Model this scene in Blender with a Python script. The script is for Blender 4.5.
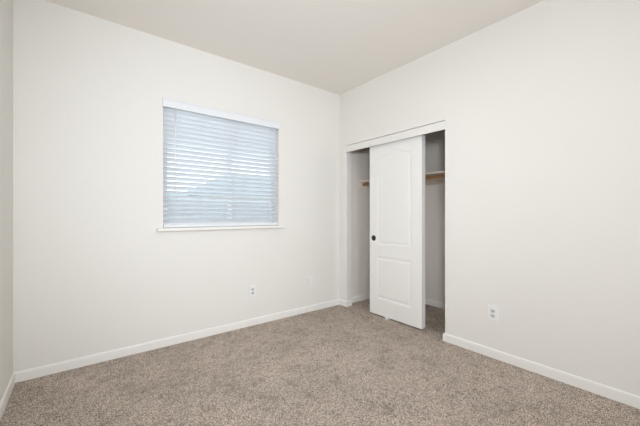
import bpy, bmesh, math, random
from mathutils import Vector, Matrix
random.seed(7)
sc = bpy.context.scene
for o in list(bpy.data.objects):
    bpy.data.objects.remove(o)
COL = sc.collection

# ------------------------------------------------------------------ camera
CAM = (-2.6637, -2.9970, 1.1808)
cam_data = bpy.data.cameras.new('camera')
cam_data.sensor_width = 36.0
cam_data.lens = 306.7 * 36.0 / 640.0
cam_data.shift_y = 1.5 / 640.0
cam_data.clip_start = 0.02
cam_data.clip_end = 300
cam = bpy.data.objects.new('camera', cam_data)
cam.location = CAM
cam.rotation_euler = (math.radians(90), 0, math.radians(-38.03))
COL.objects.link(cam)
sc.camera = cam

# ------------------------------------------------------------------ world, lights, exposure
sc.view_settings.view_transform = 'Standard'
sc.view_settings.look = 'None'
sc.view_settings.gamma = 1.0
sc.view_settings.use_curve_mapping = False
sc.view_settings.exposure = 0.31

world = bpy.data.worlds.new('overcast_sky')
sc.world = world
world.use_nodes = True
wn = world.node_tree.nodes; wl = world.node_tree.links
wn.clear()
wout = wn.new('ShaderNodeOutputWorld'); wbg = wn.new('ShaderNodeBackground')
wtc = wn.new('ShaderNodeTexCoord'); wsep = wn.new('ShaderNodeSeparateXYZ')
wramp = wn.new('ShaderNodeValToRGB')
wramp.color_ramp.elements[0].position = 0.0
wramp.color_ramp.elements[0].color = (0.93, 0.97, 1.0, 1)
wramp.color_ramp.elements[1].position = 0.7
wramp.color_ramp.elements[1].color = (0.74, 0.87, 1.0, 1)
wl.new(wtc.outputs['Generated'], wsep.inputs[0])
wl.new(wsep.outputs['Z'], wramp.inputs[0])
wl.new(wramp.outputs[0], wbg.inputs['Color'])
wbg.inputs['Strength'].default_value = 2.7
wl.new(wbg.outputs[0], wout.inputs['Surface'])


def area_light(name, loc, rot, sx, sy, power, color, shape='RECTANGLE'):
    d = bpy.data.lights.new(name, 'AREA')
    d.shape = shape
    d.size = sx
    if shape in ('RECTANGLE', 'ELLIPSE'):
        d.size_y = sy
    d.energy = power
    d.color = color
    o = bpy.data.objects.new(name, d)
    o.location = loc
    o.rotation_euler = rot
    COL.objects.link(o)
    return o


# the room's ceiling lamp, out of frame above the middle of the room
area_light('ceiling_lamp_light', (-1.35, -1.9, 2.66), (0, 0, 0), 0.45, 0.45, 3.5, (1.0, 0.98, 0.945), 'DISK')
# added soft fill before the closed wall behind the camera; no opening there
area_light('rear_fill_light', (-2.40, -4.95, 1.20), (math.radians(90), 0, 0), 1.0, 2.2, 29.0, (0.95, 1.0, 1.09))
# the photographer's flash: a wide beam towards the far corner plus an added tighter fill beam on the window wall
def flash(target, angle, power):
    fl = bpy.data.lights.new('camera_flash_fill', 'SPOT')
    fl.energy = power
    fl.color = (0.95, 1.0, 1.09)
    fl.spot_size = math.radians(angle)
    fl.spot_blend = 1.0
    fl.shadow_soft_size = 0.18
    o = bpy.data.objects.new('camera_flash_fill', fl)
    o.location = (-2.82, -3.25, 1.62)
    o.rotation_euler = (Vector(target) - o.location).to_track_quat('-Z', 'Y').to_euler()
    COL.objects.link(o)


flash((0.1, -0.1, 1.7), 112, 96.0)
flash((-1.2, 0.0, 1.4), 92, 74.0)


# ------------------------------------------------------------------ materials
def new_mat(name):
    m = bpy.data.materials.new(name)
    m.use_nodes = True
    return m, m.node_tree.nodes, m.node_tree.links, m.node_tree.nodes['Principled BSDF']


def coords(n, l, scale=None):
    g = n.new('ShaderNodeNewGeometry')
    return g.outputs['Position']


def painted(name, col, rough=0.6, bump=0.0, scale=60.0, spec=0.3):
    m, n, l, b = new_mat(name)
    b.inputs['Base Color'].default_value = (*col, 1)
    b.inputs['Roughness'].default_value = rough
    b.inputs['Specular IOR Level'].default_value = spec
    if bump > 0:
        pos = coords(n, l)
        t = n.new('ShaderNodeTexNoise')
        t.inputs['Scale'].default_value = scale
        t.inputs['Detail'].default_value = 4
        l.new(pos, t.inputs['Vector'])
        r = n.new('ShaderNodeValToRGB')
        r.color_ramp.elements[0].position = 0.42
        r.color_ramp.elements[1].position = 0.62
        l.new(t.outputs['Fac'], r.inputs[0])
        bp = n.new('ShaderNodeBump')
        bp.inputs['Strength'].default_value = bump
        bp.inputs['Distance'].default_value = 0.002
        l.new(r.outputs[0], bp.inputs['Height'])
        l.new(bp.outputs[0], b.inputs['Normal'])
    return m


M_wall = painted('wall_paint', (0.856, 0.838, 0.788), 0.75, 0.12, 45.0, 0.2)
M_closet = painted('dim_closet_wall_paint', (0.90, 0.84, 0.765), 0.75, 0.25, 45.0, 0.2)  # same wall paint, with the warm tone of the dim closet put into the colour
M_ceil = painted('ceiling_paint', (0.912, 0.868, 0.808), 0.9, 0.2, 55.0, 0.1)
M_trim = painted('white_trim_paint', (0.92, 0.905, 0.86), 0.4, 0.0, 40.0, 0.4)
M_door = painted('white_door_paint', (0.90, 0.886, 0.845), 0.45, 0.05, 160.0, 0.4)
M_vinyl = painted('white_vinyl', (0.84, 0.86, 0.875), 0.35)
M_plate = painted('white_plate_plastic', (0.89, 0.885, 0.87), 0.3, 0.0, 40, 0.5)
M_socket = painted('socket_plastic', (0.66, 0.66, 0.66), 0.35, 0.0, 40, 0.5)
M_slot = painted('socket_slot', (0.06, 0.055, 0.05), 0.6)
M_screw = painted('plate_screw', (0.72, 0.71, 0.70), 0.3)
M_black = painted('black_pull_metal', (0.012, 0.011, 0.010), 0.35, 0.0, 40, 0.5)
M_guide = painted('guide_plastic', (0.88, 0.90, 0.93), 0.3, 0.0, 40, 0.5)
M_track = painted('track_metal', (0.30, 0.29, 0.27), 0.5)


def wood(name, c1, c2, axis_scale=(60, 3, 60)):
    m, n, l, b = new_mat(name)
    pos = coords(n, l)
    mp = n.new('ShaderNodeMapping')
    mp.inputs['Scale'].default_value = axis_scale
    l.new(pos, mp.inputs['Vector'])
    t = n.new('ShaderNodeTexNoise')
    t.inputs['Scale'].default_value = 1.0
    t.inputs['Detail'].default_value = 5
    l.new(mp.outputs[0], t.inputs['Vector'])
    r = n.new('ShaderNodeValToRGB')
    r.color_ramp.elements[0].color = (*c1, 1)
    r.color_ramp.elements[1].color = (*c2, 1)
    r.color_ramp.elements[0].position = 0.3
    r.color_ramp.elements[1].position = 0.7
    l.new(t.outputs['Fac'], r.inputs[0])
    l.new(r.outputs[0], b.inputs['Base Color'])
    b.inputs['Roughness'].default_value = 0.5
    return m


M_rod = wood('brown_wood', (0.22, 0.12, 0.055), (0.36, 0.21, 0.10))
M_shelf = wood('pale_pine', (0.80, 0.69, 0.56), (0.90, 0.80, 0.68))
M_fencewood = wood('grey_fence_wood', (0.20, 0.22, 0.23), (0.32, 0.34, 0.35), (25, 25, 2))
M_roof = painted('blue_grey_shingles', (0.27, 0.32, 0.36), 0.9)
M_stucco = painted('pale_stucco', (0.66, 0.69, 0.70), 0.9, 0.2, 30)
M_darkglass = painted('dark_house_glass', (0.05, 0.06, 0.07), 0.1)
M_ground = painted('dry_yard_soil', (0.42, 0.41, 0.36), 0.95, 0.3, 8)

# carpet: flecked taupe cut pile
M_carpet, n, l, b = new_mat('taupe_carpet')
pos = coords(n, l)
v1 = n.new('ShaderNodeTexNoise'); v1.inputs['Scale'].default_value = 190; v1.inputs['Detail'].default_value = 3.5
v1.inputs['Roughness'].default_value = 0.65
l.new(pos, v1.inputs['Vector'])
r1 = n.new('ShaderNodeValToRGB')
e = r1.color_ramp.elements
e[0].position = 0.39; e[0].color = (0.055, 0.042, 0.033, 1)
e[1].position = 0.61; e[1].color = (0.83, 0.725, 0.63, 1)
mid = e.new(0.49); mid.color = (0.49, 0.405, 0.338, 1)
l.new(v1.outputs['Fac'], r1.inputs[0])


def patch(scale, lo, hi, t0, t1, detail=4.0, rough=0.6):
    """Patches where the brushed pile lies differently."""
    v = n.new('ShaderNodeTexNoise'); v.inputs['Scale'].default_value = scale; v.inputs['Detail'].default_value = detail
    v.inputs['Roughness'].default_value = rough
    l.new(pos, v.inputs['Vector'])
    r = n.new('ShaderNodeMapRange')
    r.inputs['From Min'].default_value = t0; r.inputs['From Max'].default_value = t1
    r.inputs['To Min'].default_value = lo; r.inputs['To Max'].default_value = hi
    l.new(v.outputs['Fac'], r.inputs['Value'])
    return r.outputs[0]


m1 = n.new('ShaderNodeMath'); m1.operation = 'MULTIPLY'
l.new(patch(2.6, 0.88, 1.09, 0.35, 0.65), m1.inputs[0]); l.new(patch(13.0, 0.83, 1.05, 0.33, 0.50, 3.0, 0.7), m1.inputs[1])
mul = n.new('ShaderNodeVectorMath'); mul.operation = 'SCALE'
l.new(r1.outputs[0], mul.inputs[0]); l.new(m1.outputs[0], mul.inputs['Scale'])
l.new(mul.outputs[0], b.inputs['Base Color'])
b.inputs['Roughness'].default_value = 1.0
b.inputs['Specular IOR Level'].default_value = 0.0
bp = n.new('ShaderNodeBump'); bp.inputs['Strength'].default_value = 0.7; bp.inputs['Distance'].default_value = 0.005
l.new(v1.outputs['Fac'], bp.inputs['Height']); l.new(bp.outputs[0], b.inputs['Normal'])

# blind slats: white, a little light passes through
M_slat, n, l, b = new_mat('white_blind_slat')
b.inputs['Base Color'].default_value = (0.92, 0.93, 0.94, 1)
b.inputs['Roughness'].default_value = 0.45
tr = n.new('ShaderNodeBsdfTranslucent'); tr.inputs['Color'].default_value = (0.90, 0.93, 0.96, 1)
mx = n.new('ShaderNodeMixShader'); mx.inputs[0].default_value = 0.33
l.new(b.outputs[0], mx.inputs[1]); l.new(tr.outputs[0], mx.inputs[2])
l.new(mx.outputs[0], n['Material Output'].inputs['Surface'])

# window glass
M_glass, n, l, b = new_mat('window_glass')
n.remove(b)
ta = n.new('ShaderNodeBsdfTransparent'); ta.inputs['Color'].default_value = (0.94, 0.97, 0.97, 1)
gl = n.new('ShaderNodeBsdfGlossy'); gl.inputs['Roughness'].default_value = 0.02
fr = n.new('ShaderNodeFresnel'); fr.inputs['IOR'].default_value = 1.45
mx = n.new('ShaderNodeMixShader')
l.new(fr.outputs[0], mx.inputs[0]); l.new(ta.outputs[0], mx.inputs[1]); l.new(gl.outputs[0], mx.inputs[2])
l.new(mx.outputs[0], n['Material Output'].inputs['Surface'])

# distant tree-covered hillside
M_hill, n, l, b = new_mat('hillside_scrub')
pos = coords(n, l)
t = n.new('ShaderNodeTexNoise'); t.inputs['Scale'].default_value = 0.9; t.inputs['Detail'].default_value = 6
l.new(pos, t.inputs['Vector'])
r = n.new('ShaderNodeValToRGB')
r.color_ramp.elements[0].color = (0.16, 0.21, 0.20, 1); r.color_ramp.elements[0].position = 0.35
r.color_ramp.elements[1].color = (0.30, 0.36, 0.35, 1); r.color_ramp.elements[1].position = 0.65
l.new(t.outputs['Fac'], r.inputs[0]); l.new(r.outputs[0], b.inputs['Base Color'])
b.inputs['Roughness'].default_value = 1.0


# ------------------------------------------------------------------ helpers
def obj(name, bm, mat, parent=None, loc=None, smooth=False):
    me = bpy.data.meshes.new(name)
    bmesh.ops.recalc_face_normals(bm, faces=bm.faces)
    if smooth:
        for f in bm.faces:
            f.smooth = True
    bm.to_mesh(me); bm.free()
    me.materials.append(mat)
    o = bpy.data.objects.new(name, me)
    COL.objects.link(o)
    if parent is not None:
        o.parent = parent
    if loc is not None:
        o.location = loc
    return o


def thing(name, label, cat, loc=(0, 0, 0), rotz=0.0, group=None):
    o = bpy.data.objects.new(name, None)
    o.empty_display_size = 0.1
    o.location = loc
    o.rotation_euler = (0, 0, rotz)
    COL.objects.link(o)
    tag(o, label, cat, group)
    return o


def tag(o, label, cat, group=None, kind='thing'):
    o['label'] = label
    o['category'] = cat
    o['kind'] = kind
    if group:
        o['group'] = group
    return o


def struct(o, label=None, cat=None):
    o['kind'] = 'structure'
    if label:
        o['label'] = label
    if cat:
        o['category'] = cat
    return o


def box(bm, x0, x1, y0, y1, z0, z1):
    v = [bm.verts.new(p) for p in ((x0, y0, z0), (x1, y0, z0), (x1, y1, z0), (x0, y1, z0),
                                   (x0, y0, z1), (x1, y0, z1), (x1, y1, z1), (x0, y1, z1))]
    for q in ((3, 2, 1, 0), (4, 5, 6, 7), (0, 1, 5, 4), (1, 2, 6, 5), (2, 3, 7, 6), (3, 0, 4, 7)):
        bm.faces.new([v[i] for i in q])
    return v


def rbox(bm, x0, x1, y0, y1, z0, z1, r=0.002, seg=2):
    t = bmesh.new()
    box(t, x0, x1, y0, y1, z0, z1)
    bmesh.ops.bevel(t, geom=list(t.edges), offset=r, segments=seg, profile=0.5, affect='EDGES')
    me = bpy.data.meshes.new('tmp'); t.to_mesh(me); t.free()
    bm.from_mesh(me); bpy.data.meshes.remove(me)


def cyl(bm, p0, p1, r, seg=20, r2=None):
    p0 = Vector(p0); p1 = Vector(p1); d = p1 - p0
    q = d.to_track_quat('Z', 'Y').to_matrix().to_4x4()
    m = Matrix.Translation((p0 + p1) / 2) @ q
    bmesh.ops.create_cone(bm, cap_ends=True, segments=seg, radius1=r, radius2=r if r2 is None else r2, depth=d.length, matrix=m)


def prism(bm, pts, z0, z1):
    """Vertical extrusion of an XY polygon."""
    a = [bm.verts.new((x, y, z0)) for x, y in pts]
    c = [bm.verts.new((x, y, z1)) for x, y in pts]
    bm.faces.new(a); bm.faces.new(c)
    k = len(pts)
    for i in range(k):
        bm.faces.new((a[i], a[(i + 1) % k], c[(i + 1) % k], c[i]))


def round_corner(prev, cur, nxt, r, seg=6):
    p, c, n_ = Vector(prev), Vector(cur), Vector(nxt)
    a = (p - c).normalized(); d = (n_ - c).normalized()
    cen = c + (a + d) * r
    out = []
    for i in range(seg + 1):
        th = math.pi / 2 * i / seg
        out.append(tuple(cen - d * r * math.cos(th) - a * r * math.sin(th)))
    return out


def sweep(bm, path, profile):
    """Baseboard: profile (distance out of the wall, height) along an XY polyline;
    the room lies on the left hand of the path."""
    P = [Vector(p) for p in path]
    rings = []
    for i, p in enumerate(P):
        ns = []
        if i > 0:
            d = (P[i] - P[i - 1]).normalized(); ns.append(Vector((-d.y, d.x)))
        if i < len(P) - 1:
            d = (P[i + 1] - P[i]).normalized(); ns.append(Vector((-d.y, d.x)))
        if len(ns) == 2:
            mvec = (ns[0] + ns[1]); mvec = mvec / (1 + ns[0].dot(ns[1]))
        else:
            mvec = ns[0]
        rings.append([bm.verts.new((p.x + mvec.x * o_, p.y + mvec.y * o_, z)) for o_, z in profile])
    k = len(profile)
    for i in range(len(rings) - 1):
        for j in range(k):
            bm.faces.new((rings[i][j], rings[i][(j + 1) % k], rings[i + 1][(j + 1) % k], rings[i + 1][j]))
    bm.faces.new(rings[0]); bm.faces.new(rings[-1][::-1])


BB = [(0.0, 0.001), (0.011, 0.001), (0.011, 0.062), (0.0102, 0.070), (0.0085, 0.076), (0.0055, 0.0800), (0.0, 0.082)]

# ------------------------------------------------------------------ room dimensions
PILE = 0.009                           # height of the carpet pile
XL, YF, H = -3.031, -5.05, 2.742       # left wall, wall behind the camera, ceiling
T = 0.09                               # closet wall thickness
JL, JR = -0.130, -1.467                # closet opening
HEAD = 2.057
CX, CS, CR = 0.905, -0.048, -1.60      # closet back wall, far side wall, near side wall
WX0, WX1, WZ0, WZ1 = -2.085, -0.908, 1.060, 2.205   # window opening

bm = bmesh.new(); box(bm, XL - 0.12, CX + 0.1, YF - 0.12, 0.14, -0.10, PILE)
struct(obj('floor', bm, M_carpet), 'flecked taupe wall to wall carpet running into the closet', 'carpet')
bm = bmesh.new(); box(bm, XL - 0.12, CX + 0.1, YF - 0.12, 0.14, H, H + 0.10)
struct(obj('ceiling', bm, M_ceil))
bm = bmesh.new()
box(bm, XL - 0.12, WX0, 0, 0.14, 0, H); box(bm, WX1, T, 0, 0.14, 0, H)
box(bm, WX0, WX1, 0, 0.14, 0, WZ0 - 0.03); box(bm, WX0, WX1, 0, 0.14, WZ1, H)
struct(obj('wall_back', bm, M_wall))
bm = bmesh.new(); box(bm, XL - 0.12, XL, YF, 0.0, 0, H)
struct(obj('wall_left', bm, M_wall))
bm = bmesh.new(); box(bm, XL - 0.12, T, YF - 0.12, YF, 0, H)
struct(obj('wall_front', bm, M_wall))
# closet wall: stub by the corner, header, long run, with bullnosed corners
bm = bmesh.new()
r_ = 0.010
stub = [(0, 0)] + round_corner((0, 0), (0, JL), (T, JL), r_) + [(T, JL), (T, 0)]
prism(bm, stub, 0, HEAD)
run = [(0, YF), (T, YF), (T, JR)] + round_corner((T, JR), (0, JR), (0, YF), r_)
prism(bm, run, 0, HEAD)
box(bm, 0, T, YF, 0, HEAD, H)
struct(obj('wall_right', bm, M_wall))
bm = bmesh.new()
box(bm, T, CX, CS, 0.14, 0, H); box(bm, CX, CX + 0.1, CR - 0.1, 0.14, 0, H); box(bm, T, CX, CR - 0.1, CR, 0, H)
struct(obj('wall_closet', bm, M_closet))

for nm, path in (('baseboard_left', [(XL, -0.0), (XL, YF)]),
                 ('baseboard_back', [(0.0, 0.0), (XL, 0.0)]),
                 ('baseboard_right', [(0.0, YF), (0.0, JR), (T, JR)]),
                 ('baseboard_corner', [(T, JL), (0.0, JL), (0.0, 0.0)]),
                 ('baseboard_closet', [(T + 0.001, CR), (CX, CR), (CX, CS), (T + 0.001, CS)])):
    bm = bmesh.new(); sweep(bm, path, BB)
    struct(obj(nm, bm, M_trim))

# fascia board over the closet opening and the sliding track behind it
bm = bmesh.new(); rbox(bm, -0.002, 0.014, JR - 0.008, -0.086, 1.972, HEAD - 0.0065, 0.0015)
struct(obj('trim_1', bm, M_wall), 'white fascia board across the top of the closet opening', 'trim')

# window sill (stool) with horns
bm = bmesh.new()
rbox(bm, WX0 - 0.052, WX1 + 0.045, -0.045, 0.001, WZ0 - 0.028, WZ0, 0.006, 3)
box(bm, WX0 + 0.001, WX1 - 0.001, 0.0, 0.075, WZ0 - 0.028, WZ0)
struct(obj('trim_2', bm, M_trim), 'white painted window sill under the blind', 'window sill')

# ------------------------------------------------------------------ window
win = bpy.data.objects.new('window_1', None); COL.objects.link(win)
win.location = ((WX0 + WX1) / 2, 0.105, WZ0)
struct(win, 'white vinyl sliding window behind the slatted blind', 'window')
hw = (WX1 - WX0) / 2; hh = WZ1 - WZ0
bm = bmesh.new()
fw = 0.022
box(bm, -hw, -hw + fw, -0.03, 0.035, 0, hh); box(bm, hw - fw, hw, -0.03, 0.035, 0, hh)
box(bm, -hw + fw, hw - fw, -0.03, 0.035, 0, fw); box(bm, -hw + fw, hw - fw, -0.03, 0.035, hh - fw, hh)
obj('window_frame', bm, M_vinyl, win)
MS = 0.045                               # meeting stile, measured slightly right of the middle
for x0, x1, y in ((-hw + fw, 0.075, -0.012), (0.045, hw - fw, 0.012)):
    s = 0.030
    bm = bmesh.new()
    z0, z1 = fw, hh - fw
    box(bm, x0, x0 + s, y - 0.011, y + 0.011, z0, z1); box(bm, x1 - s, x1, y - 0.011, y + 0.011, z0, z1)
    box(bm, x0 + s, x1 - s, y - 0.011, y + 0.011, z0, z0 + s); box(bm, x0 + s, x1 - s, y - 0.011, y + 0.011, z1 - s, z1)
    sash = obj('sash', bm, M_vinyl, win)
    bm = bmesh.new(); box(bm, x0 + s, x1 - s, y - 0.002, y + 0.002, z0 + s, z1 - s)
    obj('glass', bm, M_glass, sash)

# ------------------------------------------------------------------ window blind
TILT = math.radians(-39)                 # room-side edge turned up
bl = thing('window_blind', 'white horizontal slat blind lowered over the window, slats tilted half open', 'blind',
           ((WX0 + WX1) / 2, 0.032, WZ0))
b0, b1 = -hw + 0.006, hw - 0.006
# valance with short returns
bm = bmesh.new()
rbox(bm, -hw - 0.005, hw + 0.005, -0.052, -0.042, hh - 0.070, hh + 0.006, 0.002)
rbox(bm, -hw - 0.005, hw + 0.005, -0.056, -0.042, hh - 0.008, hh + 0.006, 0.003)
box(bm, -hw - 0.005, -hw + 0.003, -0.042, -0.033, hh - 0.068, hh + 0.004)
box(bm, hw - 0.003, hw + 0.005, -0.042, -0.033, hh - 0.068, hh + 0.004)
obj('valance', bm, M_vinyl, bl)
bm = bmesh.new(); rbox(bm, b0, b1, -0.028, 0.028, hh - 0.040, hh - 0.002, 0.003)
obj('head_rail', bm, M_vinyl, bl)
NS = 26; PITCH = 0.0425; z_top = hh - 0.048
bm = bmesh.new()
for k in range(NS - 1):
    zc = z_top - 0.012 - k * PITCH
    rows = []
    W = 0.025; NSEG = 6
    for i in range(NSEG + 1):
        u = -W + 2 * W * i / NSEG
        crown = 0.0028 * (1 - (u / W) ** 2)
        ca, sa = math.cos(TILT), math.sin(TILT)
        rows.append((u * ca - crown * sa, u * sa + crown * ca, -crown))
    th = 0.0026
    for sgn in (0,):
        top = [[bm.verts.new((x, yy - sa * th / 2, zc + zz + ca * th / 2)) for x in (b0, b1)] for yy, zz, _ in rows]
        bot = [[bm.verts.new((x, yy + sa * th / 2, zc + zz - ca * th / 2)) for x in (b0, b1)] for yy, zz, _ in rows]
    for i in range(NSEG):
        bm.faces.new((top[i][0], top[i][1], top[i + 1][1], top[i + 1][0]))
        bm.faces.new((bot[i][0], bot[i + 1][0], bot[i + 1][1], bot[i][1]))
        for e_ in (0, 1):
            bm.faces.new((top[i][e_], top[i + 1][e_], bot[i + 1][e_], bot[i][e_]))
    for i in (0, NSEG):
        bm.faces.new((top[i][0], top[i][1], bot[i][1], bot[i][0]))
slats = obj('slats', bm, M_slat, bl)
z_bot = z_top - 0.012 - (NS - 1) * PITCH
bm = bmesh.new(); rbox(bm, b0, b1, -0.025, 0.025, 0.003, 0.030, 0.004, 3)
obj('bottom_rail', bm, M_vinyl, bl)
for x in (-hw + 0.36, 0.12, hw - 0.10, -hw + 0.14):
    bm = bmesh.new()
    for y in (-0.0265, 0.0265):
        cyl(bm, (x, y, 0.028), (x, y, hh - 0.05), 0.0011, 8)
    obj('ladder_cord', bm, M_vinyl, bl)
bm = bmesh.new()
cyl(bm, (-hw + 0.100, -0.036, hh - 0.80), (-hw + 0.100, -0.036, hh - 0.075), 0.0042, 12)
cyl(bm, (-hw + 0.100, -0.036, hh - 0.83), (-hw + 0.100, -0.036, hh - 0.80), 0.0058, 12)
obj('tilt_wand', bm, M_plate, bl, smooth=True)

# ------------------------------------------------------------------ closet sliding doors
import numpy as np


def panel_outline(y, z, kind):
    """Signed distance (negative inside) to a door panel outline; y from the door's middle, z from the floor."""
    hwid = 0.232
    if kind == 'lower':
        z0, z1 = 0.212, 0.700
    else:
        # shouldered arch: flat shoulders that sweep up to a low crown
        t = np.clip(1 - np.abs(y) / (hwid * 0.92), 0, 1)
        s = t * t * (3 - 2 * t)
        z0, z1 = 0.838, 1.842 + 0.062 * s
    dy = np.abs(y) - hwid
    dz = np.maximum(z0 - z, z - z1)
    return np.where((dy > 0) & (dz > 0), np.hypot(dy, dz), np.maximum(dy, dz))


def relief(sd):
    """Depth of the pressed moulding as a function of distance inside the outline."""
    d = -sd
    xs = [-1.0, 0.0, 0.004, 0.010, 0.016, 0.024, 0.040, 0.050, 5.0]
    ys = [0.0, 0.0, 0.0018, 0.0050, 0.0056, 0.0050, 0.0016, 0.001, 0.001]
    return np.interp(d, xs, ys)


def molded_door(root, W, z0, z1, th):
    """Local frame: x into the closet, y across, z up; front face at x = 0."""
    ny, nz = int(W / 0.0045), int((z1 - z0) / 0.0045)
    ys = np.linspace(-W / 2, W / 2, ny + 1); zs = np.linspace(z0, z1, nz + 1)
    Y, Z = np.meshgrid(ys, zs, indexing='ij')
    sdu, sdl = panel_outline(Y, Z, 'upper'), panel_outline(Y, Z, 'lower')
    D = relief(sdu) + relief(sdl)
    rim = np.minimum(np.minimum(Y + W / 2, W / 2 - Y), np.minimum(Z - z0, z1 - Z))
    D = D + np.clip(0.0015 - rim, 0, 1)
    V = np.stack([D, Y, Z], -1).reshape(-1, 3)
    idx = np.arange(V.shape[0]).reshape(ny + 1, nz + 1)
    Q = np.stack([idx[:-1, :-1], idx[:-1, 1:], idx[1:, 1:], idx[1:, :-1]], -1).reshape(-1, 4)
    cu = (sdu[:-1, :-1] + sdu[1:, 1:]).reshape(-1) / 2
    cl_ = (sdl[:-1, :-1] + sdl[1:, 1:]).reshape(-1) / 2

    def build(name, mask, extra=False, label=None):
        q = Q[mask]
        used, inv = np.unique(q, return_inverse=True)
        verts = [tuple(map(float, v)) for v in V[used]]
        faces = [tuple(map(int, f)) for f in inv.reshape(-1, 4)]
        nf = len(faces)
        if extra:
            k = len(verts)
            e = 0.0015
            verts += [(e, -W / 2, z0), (e, W / 2, z0), (e, W / 2, z1), (e, -W / 2, z1),
                      (th, -W / 2, z0), (th, W / 2, z0), (th, W / 2, z1), (th, -W / 2, z1)]
            for f in ((4, 5, 6, 7), (0, 1, 5, 4), (1, 2, 6, 5), (2, 3, 7, 6), (3, 0, 4, 7)):
                faces.append(tuple(k + i for i in f))
        me = bpy.data.meshes.new(name)
        me.from_pydata(verts, [], faces)
        for i, p in enumerate(me.polygons):
            p.use_smooth = i < nf
        me.materials.append(M_door)
        o = bpy.data.objects.new(name, me); COL.objects.link(o); o.parent = root
        return o
    up = cu < -0.012
    lo = cl_ < -0.012
    build('door_slab', ~(up | lo), True)
    a = build('raised_panel', up); a['label'] = 'tall raised panel with an arched top'
    c = build('raised_panel', lo); c['label'] = 'short rectangular raised panel'


def finger_pull(root, y, z):
    bm = bmesh.new()
    prof = [(0.0, -0.0022), (0.017, -0.0015), (0.020, -0.0030), (0.0300, -0.0030), (0.0325, -0.0015), (0.0325, 0.001)]
    rings = []
    K = 28
    for r, x in prof:
        rings.append([bm.verts.new((x, y + r * math.cos(2 * math.pi * k / K), z + r * math.sin(2 * math.pi * k / K))) for k in range(K)] if r else [bm.verts.new((x, y, z))])
    for k in range(K):
        bm.faces.new((rings[0][0], rings[1][k], rings[1][(k + 1) % K]))
    for i in range(1, len(rings) - 1):
        for k in range(K):
            bm.faces.new((rings[i][k], rings[i][(k + 1) % K], rings[i + 1][(k + 1) % K], rings[i + 1][k]))
    p = obj('finger_pull', bm, M_black, root, smooth=True)
    p['label'] = 'round black recessed finger pull'


DW = 0.705
DY = -0.8425
d1 = thing('sliding_closet_door', 'white two-panel sliding closet door with arched upper panel and black finger pull', 'door', (0.045, DY, 0.0))
molded_door(d1, DW, 0.024, 1.990, 0.035)
finger_pull(d1, -0.555 - DY, 0.906)
d2 = thing('sliding_closet_door', 'white sliding closet door mostly hidden behind the front one, shaded edge showing', 'door', (0.092, DY + 0.012, 0.0))
molded_door(d2, DW, 0.024, 1.990, 0.035)

# overhead track and floor guide
bm = bmesh.new()
box(bm, 0.016, 0.135, JR + 0.003, JL - 0.003, 2.050, 2.0565)
for x in (0.016, 0.080, 0.131):
    box(bm, x, x + 0.004, JR + 0.003, JL - 0.003, 2.010, 2.050)
for y in (DY - 0.25, DY + 0.25):
    for x in (0.060, 0.107):
        box(bm, x - 0.004, x + 0.004, y - 0.02, y + 0.02, 1.990, 2.050)
struct(obj('trim_3', bm, M_track), 'metal sliding door track hidden behind the closet fascia', 'track')
g = thing('floor_guide', 'small pale plastic guide on carpet under the front closet door', 'door guide', (0.045, -0.752, PILE))
bm = bmesh.new()
rbox(bm, -0.016, 0.100, -0.022, 0.022, 0.0, 0.006, 0.0015)
obj('base_plate', bm, M_guide, g)
bm = bmesh.new(); rbox(bm, -0.014, -0.004, -0.018, 0.018, 0.005, 0.022, 0.002)
obj('guide_tab', bm, M_guide, g)
bm = bmesh.new(); rbox(bm, 0.037, 0.045, -0.018, 0.018, 0.005, 0.022, 0.002)
obj('guide_tab', bm, M_guide, g)

# ------------------------------------------------------------------ closet shelf and hanging rod
SX = 0.331
sh = thing('closet_shelf', 'cream closet shelf above the hanging rod, ends on wall cleats', 'shelf', (SX, CS, 1.62))
bm = bmesh.new(); rbox(bm, 0.0, CX - SX - 0.001, CR - CS + 0.001, -0.001, 0.0, 0.019, 0.002)
obj('shelf_board', bm, M_shelf, sh)
bm = bmesh.new(); rbox(bm, 0.006, CX - SX - 0.02, -0.020, -0.001, -0.055, -0.0005, 0.002)
obj('cleat', bm, M_shelf, sh)
bm = bmesh.new(); rbox(bm, 0.006, CX - SX - 0.02, CR - CS + 0.001, CR - CS + 0.020, -0.055, -0.0005, 0.002)
obj('cleat', bm, M_shelf, sh)
bm = bmesh.new(); rbox(bm, CX - SX - 0.020, CX - SX - 0.001, CR - CS + 0.001, -0.001, -0.055, -0.0005, 0.002)
obj('cleat', bm, M_shelf, sh)
rod = thing('hanging_rod', 'brown wooden hanging rod under the front of the closet shelf', 'closet rod', (SX + 0.032, CS, 1.588))
bm = bmesh.new(); cyl(bm, (0, -0.021, 0), (0, CR - CS + 0.021, 0), 0.0165, 24)
obj('pole', bm, M_rod, rod, smooth=False)
for y in (-0.0205, CR - CS + 0.0205):
    bm = bmesh.new(); s_ = -1 if y > -0.5 else 1
    cyl(bm, (0, y, 0), (0, y + s_ * 0.010, 0), 0.022, 20)
    obj('rod_socket', bm, M_shelf, rod)


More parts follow.
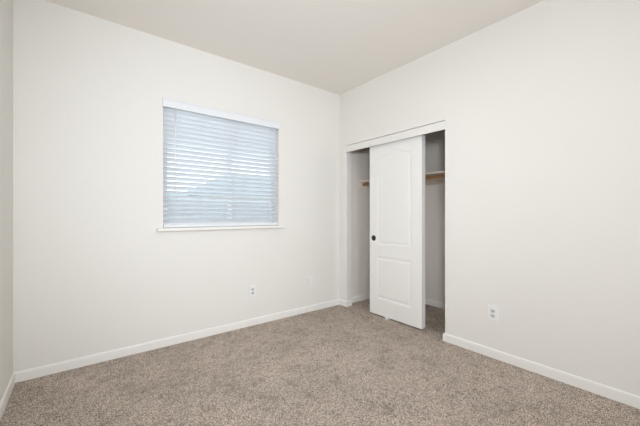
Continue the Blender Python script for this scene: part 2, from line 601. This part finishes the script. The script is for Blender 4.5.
# ------------------------------------------------------------------ wall outlets
def outlet(loc, rotz, label, blank=False):
    """Local frame: plate lies in the xz plane, facing -y."""
    t = thing('wall_plate' if blank else 'wall_outlet', label, 'wall plate' if blank else 'outlet', loc, rotz)
    w, h = 0.078, 0.124
    bm = bmesh.new(); rbox(bm, -w / 2, w / 2, -0.0065, 0.0, -h / 2, h / 2, 0.0025, 3)
    obj('cover_plate', bm, M_plate, t)
    if blank:
        bm = bmesh.new(); rbox(bm, -0.016, 0.016, -0.0090, -0.006, -0.033, 0.033, 0.0015)
        obj('insert', bm, M_plate, t)
        bm = bmesh.new(); box(bm, -0.0185, 0.0185, -0.0069, -0.006, -0.0355, 0.0355)
        obj('gap_shade_border', bm, M_socket, t)  # grey border painted in as the shadow gap around the insert
        for z in (-0.046, 0.046):
            bm = bmesh.new(); cyl(bm, (0, -0.0078, z), (0, -0.006, z), 0.0032, 14)
            obj('screw', bm, M_screw, t)
        return t
    for z in (0.0195, -0.0195):
        bm = bmesh.new()
        pts = []
        for k in range(28):
            a = 2 * math.pi * k / 28
            pts.append((0.0170 * math.cos(a), max(-0.0135, min(0.0135, 0.0170 * math.sin(a)))))
        a_ = [bm.verts.new((x, -0.0085, z + q)) for x, q in pts]; c_ = [bm.verts.new((x, -0.006, z + q)) for x, q in pts]
        bm.faces.new(a_); bm.faces.new(c_)
        for k in range(28):
            bm.faces.new((a_[k], a_[(k + 1) % 28], c_[(k + 1) % 28], c_[k]))
        s = obj('socket', bm, M_socket, t)
        bm = bmesh.new()
        box(bm, -0.0078, -0.0052, -0.0090, -0.0083, z - 0.003, z + 0.0075)
        box(bm, 0.0052, 0.0078, -0.0090, -0.0083, z - 0.002, z + 0.0065)
        cyl(bm, (0, -0.0090, z - 0.0075), (0, -0.0083, z - 0.0075), 0.003, 12)
        obj('slots', bm, M_slot, s)
    bm = bmesh.new(); cyl(bm, (0, -0.0080, 0), (0, -0.006, 0), 0.0032, 14)
    obj('screw', bm, M_screw, t)
    return t


outlet((-1.228, 0.0, 0.371), 0.0, 'white duplex outlet on the window wall, below the blind')
outlet((-0.478, 0.0, 0.371), 0.0, 'blank white wall plate on the window wall, between the outlet and the corner', True)
outlet((0.0, -1.892, 0.372), math.radians(-90), 'white duplex outlet on the long bare wall beside the closet')

# ------------------------------------------------------------------ outdoors, seen between the slats
bm = bmesh.new(); box(bm, -40, 60, 0.3, 90, -0.6, -0.25)
struct(obj('ground', bm, M_ground))

bm = bmesh.new()
NX, NY = 60, 16
grid = [[None] * (NY + 1) for _ in range(NX + 1)]
for i in range(NX + 1):
    for j in range(NY + 1):
        x = -30 + 85 * i / NX; y = 48 + 32 * j / NY
        prof = math.sin(math.pi * j / NY)
        z = -0.3 + prof * (4.2 + 2.0 * math.sin(x * 0.09 + 0.6) + 0.7 * math.sin(x * 0.31) + 0.35 * math.sin(x * 0.9 + j))
        grid[i][j] = bm.verts.new((x, y, z))
for i in range(NX):
    for j in range(NY):
        bm.faces.new((grid[i][j], grid[i + 1][j], grid[i + 1][j + 1], grid[i][j + 1]))
struct(obj('hill', bm, M_hill, smooth=True))

# neighbouring house: hipped roof, pale walls, one window
hs = thing('neighbour_house', 'pale single storey house with hipped grey roof seen dimly through the blind', 'house', (7.6, 15.8, -0.25))
bm = bmesh.new(); box(bm, -4.4, 4.4, 0.0, 6.0, 0.0, 2.62)
obj('house_wall', bm, M_stucco, hs)
bm = bmesh.new()
ev = [bm.verts.new(p) for p in ((-5.0, -0.6, 2.62), (5.0, -0.6, 2.62), (5.0, 6.6, 2.62), (-5.0, 6.6, 2.62))]
rg = [bm.verts.new(p) for p in ((-1.7, 3.0, 4.45), (1.7, 3.0, 4.45))]
for f in ((ev[0], ev[1], rg[1], rg[0]), (ev[1], ev[2], rg[1]), (ev[2], ev[3], rg[0], rg[1]), (ev[3], ev[0], rg[0]), (ev[0], ev[3], ev[2], ev[1])):
    bm.faces.new(f)
obj('house_roof', bm, M_roof, hs)
bm = bmesh.new(); box(bm, -1.6, -0.2, -0.04, 0.02, 1.0, 2.1)
hwin = obj('house_window', bm, M_darkglass, hs)

# board fence between the yards
fn = thing('yard_fence', 'grey board fence across the yard outside the window', 'fence', (0, 7.0, -0.25))
bm = bmesh.new()
x = -6.0
while x < 8.5:
    hgt = 1.78 + random.uniform(-0.015, 0.015)
    box(bm, x, x + 0.138, -0.012, 0.012, 0.04, hgt)
    x += 0.146
obj('fence_boards', bm, M_fencewood, fn)
for z in (0.35, 1.40):
    bm = bmesh.new(); box(bm, -6.0, 8.6, 0.012, 0.05, z, z + 0.09)
    obj('fence_rail', bm, M_fencewood, fn)
